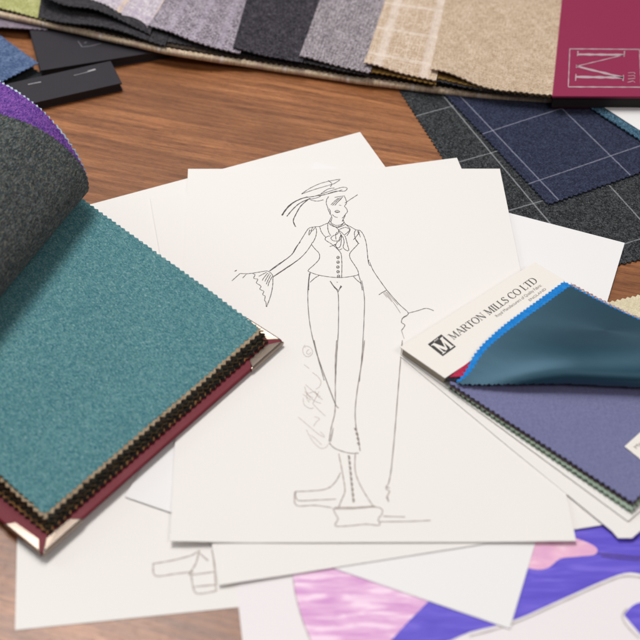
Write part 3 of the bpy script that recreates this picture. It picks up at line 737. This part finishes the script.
# ------------------------------------------------------------------ long pattern book at the back
lb_ = empty('swatch_book', P(300, 60, 0))
tag(lb_, 'long pattern book across the back with beige swatches and crimson foil stamped cover', 'swatch book')
edge = [(-90, -4), (-40, 8), (0, 17.5), (40, 26), (80, 34.5), (120, 44), (170, 54.5), (220, 63), (270, 70.5), (320, 78), (360, 84), (400, 89), (450, 95), (500, 99.5), (553, 103)]
def ey(x):
    for (x0, y0), (x1, y1) in zip(edge, edge[1:]):
        if x <= x1: return y0 + (y1 - y0) * (x - x0) / (x1 - x0)
    return edge[-1][1]
def rise(x): return .0080 * (1 - sstep(170, 265, x))      # the book rides over the black booklet at its left end
def strip(name, bottom, z, mat, lean=(.38, .10), zf=None, parent=None, ytop=-150, step=.005, pink='2', th=.0009, seed=0, **k):
    """cloth strip: bottom edge through pixel points (right to left fan), running away from the viewer"""
    bp = [P(x, y, z + rise(x)) for x, y in smooth_pts(bottom, 4)]
    L = [0]
    for i in range(1, len(bp)): L.append(L[-1] + (bp[i] - bp[i - 1]).length)
    xa, xb = bottom[0][0], bottom[-1][0]
    ya, yb = bottom[0][1], bottom[-1][1]
    ta = P(xa + (ya - ytop) * lean[0], ytop, z + rise(xa)); tb_ = P(xb + (yb - ytop) * lean[1], ytop, z + rise(xb))
    lu = L[-1]; lv = ((ta - bp[0]).length + (tb_ - bp[-1]).length) / 2
    def f(u, v):
        i = 1
        while i < len(L) - 1 and L[i] < u: i += 1
        t = clamp((u - L[i - 1]) / (L[i] - L[i - 1])); a = bp[i - 1].lerp(bp[i], t)
        bb = ta.lerp(tb_, u / lu); p = a.lerp(bb, v / lv)
        zz = p.z + .0005 * noise.noise(Vector((u * 35 + seed, v * 25, seed))) + (zf(u / lu, v) if zf else 0)
        return Vector((p.x, p.y, zz))
    return cloth(name, f, lu, lv, mat, parent or lb_, th=th, pink=pink, tooth=.0020, depth=.0013, step=step, **k)
TAN = fabric('tan_check_cloth', rgb(206, 184, 156), rgb(170, 146, 118), rgb(232, 216, 194), 260, 70, lines=[(0, .031, .004, .006, rgb(172, 140, 128), .6), (0, .047, .02, .002, rgb(230, 224, 220), .7)], slub=5)
t_ = strip('edge_swatch', [(x, y - 3.5) for x, y in edge], .0060, TAN, lean=(.6, .15), pink='', th=.0044, seed=2)
bv = t_.modifiers.new('bevel', 'BEVEL'); bv.width = .0017; bv.segments = 3; bv.limit_method = 'ANGLE'; bv.angle_limit = R(50)
SOOT = W_('soot_pinked_wool', (44, 42, 46), (24, 22, 26), (96, 94, 96), fine=700)
OCH = W_('ochre_wool', (126, 96, 44), (74, 54, 26), (172, 138, 80))
strip('under_swatch', [(x, y - 7.5) for x, y in edge[2:]], .0072, W_('brown_black_wool', (52, 42, 36), (26, 22, 22), (104, 90, 74), fine=700), pink='2', seed=4)
strip('under_swatch', [(x, y - 10.0 - (2 if x < 230 else 0)) for x, y in edge[4:]], .0084, SOOT, seed=5)
GREEN = W_('lime_tweed', (172, 172, 112), (138, 142, 82), (200, 200, 148), fine=260, slub=5)
strip('green_swatch', [(-70, -9), (0, 8.5), (45, 20)], .0085, GREEN, lean=(.7, .35), seed=6, pink='2')
strip('curled_swatch', [(38, 17), (70, 26), (110, 33), (165, 46)], .0094, SOOT, lean=(.15, .3), seed=7, zf=lambda a, v: .0045 * math.exp(-(v / .006) ** 2) * math.sin(a * 3.1) ** 2)
strip('curled_swatch', [(43, 6), (66, 14), (100, 17), (150, 36)], .0105, SOOT, lean=(-.1, .3), seed=8, zf=lambda a, v: .0085 * math.exp(-((v - .002) / .010) ** 2) * (1 - a) + .001)
def cmat(name, b_, d_, l_, **k): return W_(name, b_, d_, l_, **k)
PALE = cmat('pale_checked_wool', (190, 178, 186), (136, 124, 138), (226, 218, 224), fine=170, lines=[(0, .030, .006, .004, rgb(226, 196, 150), .6), (1, .030, .01, .003, rgb(170, 156, 180), .5), (0, .030, .018, .002, rgb(168, 152, 176), .6)], weave=.0022, slub=7, clump=.6)
LIL = cmat('lilac_basket_wool', (120, 110, 120), (64, 56, 66), (194, 186, 194), fine=150, weave=.0044, lines=[(0, .0205, .017, .0050, rgb(190, 180, 198), .35), (1, .0225, .005, .004, rgb(190, 178, 196), .2)], amount=1.0, flecks=[(420, .60, rgb(196, 186, 202)), (380, .60, rgb(96, 82, 98))], slub=7, clump=.6)
DARK = cmat('dark_plum_grey_wool', (50, 47, 52), (26, 25, 29), (92, 88, 96), fine=200, blotch=150, flecks=[(500, .64, rgb(116, 108, 124))], slub=7, clump=.6)
TWILL = cmat('grey_twill', (112, 104, 110), (58, 52, 58), (194, 186, 190), fine=200, weave=.0036, wrot=R(45), amount=.9, flecks=[(360, .60, rgb(184, 172, 182))], slub=7, clump=.6)
CRM = cmat('cream_checked_wool', (194, 168, 142), (160, 130, 98), (222, 206, 188), fine=170, weave=.0018, lines=[(0, .034, .010, .0065, rgb(232, 220, 212), .6), (1, .034, .017, .004, rgb(234, 222, 210), .55), (0, .0085, .002, .0009, rgb(226, 208, 190), .5), (1, .0085, .004, .0009, rgb(226, 208, 190), .5)], slub=7, clump=.6)
OAT = cmat('oatmeal_wool', (190, 166, 140), (152, 128, 102), (216, 198, 176), fine=170, weave=.0030, flecks=[(520, .66, rgb(160, 130, 104))], slub=7, clump=.6)
lift = lambda h, c0=.0, w=.25: (lambda a, v: h * math.exp(-((a - c0) / w) ** 2) * math.exp(-(v / .012) ** 2))
strip('checked_swatch', [(84, -3), (115, 13), (147, 28.5)], .0118, PALE, lean=(.5, .62), seed=9, zf=lift(.003, .4), pink='2')
strip('lilac_swatch', [(147, 26.5), (170, 33.5), (200, 44), (240, 54)], .0124, LIL, lean=(.70, .3), seed=10, zf=lift(.0015, .2))
strip('dark_swatch', [(233, 48.5), (262, 55.5), (302, 62.5)], .0134, DARK, lean=(.27, .36), seed=11, zf=lift(.001, .0))
strip('under_swatch', [(300, 62), (335, 69.5), (368, 75.5)], .0118, SOOT, lean=(.3, .3), seed=3)
strip('grey_swatch', [(299, 57.5), (330, 64.5), (370, 73.5)], .0142, TWILL, lean=(.36, .32), seed=12, zf=lift(.0015, .1), pink='2')
strip('under_swatch', [(366, 71.5), (400, 77.5), (436, 85)], .0124, OCH, lean=(.3, .2), seed=13)
strip('cream_swatch', [(363.5, 66), (395, 72.5), (436, 81)], .0150, CRM, lean=(.33, .22), seed=14, zf=lift(.003, .1, .3), pink='2')
strip('under_swatch', [(432, 80.5), (470, 88.5), (510, 94), (552, 98.5)], .0122, SOOT, lean=(.2, .1), seed=15)
strip('under_swatch', [(432, 77.5), (470, 86), (500, 91), (552, 97.5)], .0134, OCH, lean=(.2, .1), seed=15)
strip('oatmeal_swatch', [(430, 72.5), (455, 79), (488, 88.5), (520, 92.5), (556, 96)], .0152, OAT, lean=(.21, .10), seed=16, zf=lift(.004, .12, .2), pink='2')
# burgundy cover
CRIM = plain('crimson_leatherette', rgb(140, 40, 76), .6, 0, .3, 1800, .2, var=.06)
BLKP = plain('black_endpapers', rgb(34, 28, 28), .8)
def board(name, pts, z, mat, th, bev=.0006, parent=None):
    return poly(name, [P(x, y, z) for x, y in pts], mat, parent or lb_, th=th, bevel=bev)
cv = board('cover', [(552.5, 96), (760, 97), (800, -60), (568, -60)], .0168, CRIM, .0022)
board('page_block', [(553.5, 97.6), (760, 98.4), (800, -60), (568, -60)], .0140, BLKP, .0084, 0)
board('lower_cover', [(553, 105.8), (760, 107.4), (800, -60), (568, -60)], .0056, CRIM, .0024)
FOIL = plain('silver_foil', rgb(250, 226, 232), .42, 1, .4, 500, var=.2)
zc = .0168
def foil(name, strokes, w, parent):
    S = [([P(x, y, zc) for x, y in st[0]], st[1]) for st in strokes]
    vs, fs = ribbon(S, lambda x, y: zc + .00012, w)
    return mesh(name, vs, fs, FOIL, parent)
foil('foil_frame', [([(569.5, 49), (639.5, 49.5)], .0011), ([(639.5, 49.5), (641, 87)], .0007), ([(568.3, 87), (641, 87.3)], .0012), ([(569.8, 49), (568.2, 87)], .0006)], .001, cv)
foil('foil_letter', [([(578, 54.5), (624, 55)], .0023), ([(576.5, 77), (623, 77.8)], .0026), ([(624, 55), (576, 66.5)], .0008), ([(577, 66.3), (587, 69), (623, 77.6)], .0022),
                     ([(578, 51), (577.5, 56)], .0007), ([(624.5, 51), (624, 57)], .0007), ([(576, 74), (575.5, 81)], .0007), ([(623.5, 75), (623, 81)], .0007), ([(576.5, 65), (576.3, 68)], .0006)], .001, cv)
foil('foil_letter', [([(628, 73), (634, 72.5), (635, 74)], .0006), ([(628, 76), (634, 75.5), (635, 77)], .0006), ([(628, 79), (635, 78.5)], .0007), ([(627.5, 82.5), (633, 81), (635, 82.5)], .0006)], .0006, cv)

# ------------------------------------------------------------------ black booklets behind the roll
BLK = plain('black_card_cover', rgb(50, 47, 53), .6, 0, .2, 1800, .2)
kA = P(40.5, 70.5, .0078); kd = (P(168, 50, .0078) - kA).normalized(); ke = Vector((-kd.y, kd.x, 0))
def boxpts(k, d, w, h, z):
    e = Vector((-d.y, d.x, 0)); return [k, k + d * w, k + d * w + e * h, k + e * h]
def booklet_w(pw, z, th, label, name='sample_booklet'):
    o = empty(name, (pw[0].x, pw[0].y, z - th)); tag(o, label, 'booklet', 'black sample booklets')
    poly('cover', [Vector((p.x, p.y, z)) for p in pw], BLK, o, th=.0012, bevel=.0003)
    c = sum(pw, Vector()) / 4
    poly('pages', [Vector((p.x, p.y, z - .0012)) + Vector((c.x - p.x, c.y - p.y, 0)).normalized() * .0015 for p in pw], BLKP, o, th=th - .0024)
    poly('back_cover', [Vector((p.x, p.y, z - th + .0012)) for p in pw], BLK, o, th=.0011, bevel=.0003)
    return o
bA = booklet_w(boxpts(kA, kd, .150, .085, .0078), .0078, .0072, 'larger black booklet with faint foil emblem, tucked under the long pattern book')
kB = P(122, 82.5, .0075); kd2 = (P(122, 82.5, .0075) - P(47, 99.5, .0075)).normalized()
bB = booklet_w([kB - kd2 * .12, kB, kB + Vector((-kd2.y, kd2.x, 0)) * .0285, kB - kd2 * .12 + Vector((-kd2.y, kd2.x, 0)) * .0285], .0072, .0068, 'smaller narrow black booklet with thin silver line in front of the larger one')
SIL = plain('silver_print', rgb(190, 188, 190), .4, .6, var=.1)
def inked(name, strokes, z, w, mat, parent):
    vs, fs = ribbon([([P(x, y, z) for x, y in st], ww) for st, ww in strokes], lambda x, y: z + .0001, w)
    return mesh(name, vs, fs, mat, parent)
inked('silver_line', [([(74, 75.5), (88, 72)], .0004), ([(88, 71.5), (95.5, 69.3)], .0016)], .0072, .001, SIL, bB)
inked('silver_line', [([(28, 84.5), (41, 82)], .0007)], .0072, .001, SIL, bB)
FNT = plain('dull_foil', rgb(112, 110, 118), .4, .3, var=.1)
inked('emblem', [([(78, 41), (82, 47)], .0008), ([(82, 47), (90, 46.3), (101, 43.5)], .0008), ([(84.5, 43), (87, 42)], .0012)], .0078, .001, FNT, bA)
# denim swatch, lilac swatch and dark swatch on the left
DEN = W_('denim_blue_wool', (78, 98, 134), (48, 66, 102), (118, 138, 168), fine=260, slub=5)
k = P(39.5, 63, .0090); dd = (P(39.5, 63, .0090) - P(11, 77.5, .0090)).normalized()
ld = plane_cloth('denim_swatch', k - dd * .09, math.degrees(math.atan2(dd.y, dd.x)), .09, .053, .0090, DEN, pink='12', tooth=.0019, depth=.0013)
tag(ld, 'denim blue wool swatch lying against the black booklet at the far left', 'fabric')
dk = P(41, 90, .0050)
DKG = W_('bottle_black_wool', (38, 42, 44), (22, 24, 26), (62, 68, 70))
k = P(56, 84, .0022); 
ld2 = plane_cloth('black_swatch', k - dd * .10, math.degrees(math.atan2(dd.y, dd.x)) , .10, .12, .0024, DKG, pink='12', tooth=.0019, depth=.0013)
tag(ld2, 'black wool swatch lying flat below the denim swatch at the far left', 'fabric')
LG = W_('mauve_grey_wool', (132, 120, 132), (98, 88, 100), (168, 156, 168))
dm = (P(47, 30.5, .0088) - P(0, 27.5, .0088)).normalized(); k = P(47, 30.5, .0088) - dm * .10
mg = plane_cloth('mauve_swatch', k, math.degrees(math.atan2(dm.y, dm.x)), .10, .06, .0090, LG, pink='2', tooth=.0019, depth=.0013)
tag(mg, 'mauve grey wool swatch, a thin strip under the long pattern book, far left', 'fabric')

# ------------------------------------------------------------------ light, world, camera
w = bpy.data.worlds.new('World'); sc.world = w; w.use_nodes = True
wn = w.node_tree.nodes; wl = w.node_tree.links
bg = wn['Background']; tcw = wn.new('ShaderNodeTexCoord'); sx = wn.new('ShaderNodeVectorMath'); sx.operation = 'DOT_PRODUCT'; sx.inputs[1].default_value = (-.22, .48, .85); rp_ = wn.new('ShaderNodeValToRGB')
wl.new(tcw.outputs['Generated'], sx.inputs[0]); wl.new(sx.outputs['Value'], rp_.inputs[0])
rp_.color_ramp.elements[0].position = 0; rp_.color_ramp.elements[0].color = (.07, .06, .06, 1)
rp_.color_ramp.elements[1].position = .8; rp_.color_ramp.elements[1].color = (.84, .84, .86, 1)
wl.new(rp_.outputs[0], bg.inputs[0]); bg.inputs[1].default_value = .35
def area(name, loc, target, sx_, sy_, power, col):
    l = bpy.data.lights.new(name, 'AREA'); l.shape = 'RECTANGLE'; l.size = sx_; l.size_y = sy_; l.energy = power; l.color = col
    o = bpy.data.objects.new(name, l); COL.objects.link(o); o.location = loc
    o.rotation_euler = (Vector(target) - Vector(loc)).to_track_quat('-Z', 'Y').to_euler(); return o
area('overhead_light', (-.50, 1.10, 2.0), (0, .5, 0), .7, .5, 26.5, (1, .975, .955))
area('overhead_light', (-.22, 1.72, 2.1), (0, .5, 0), .8, .5, 14, (1, .965, .94))  # extra unseen lamp, added farther back to put glare on the near wood
area('room_light', (.8, -.6, 1.9), (0, .45, 0), .9, .5, 11.5, (1, .93, .91))
area('window_light', (-2.2, 1.6, 1.1), (0, .5, 0), 1.0, .9, 14, (.86, .94, 1))

cam = bpy.data.cameras.new('camera'); co = bpy.data.objects.new('camera', cam); COL.objects.link(co)
co.location = (0, 0, CH); co.rotation_euler = (math.pi / 2 - PT, 0, 0)
cam.sensor_width = 36; cam.lens = F / 640 * 36; cam.shift_x = (320 - CX) / 640
cam.clip_start = .01; cam.clip_end = 100
cam.dof.use_dof = True
fpnt = P(330, 240, .004); cam.dof.focus_distance = (fpnt - Vector((0, 0, CH))).dot(Vector((0, math.cos(PT), -math.sin(PT))))
cam.dof.aperture_fstop = 7.5
sc.camera = co
sc.view_settings.view_transform = 'Standard'; sc.view_settings.look = 'None'; sc.view_settings.gamma = 1; sc.view_settings.exposure = 0
sc.cycles.use_denoising = True
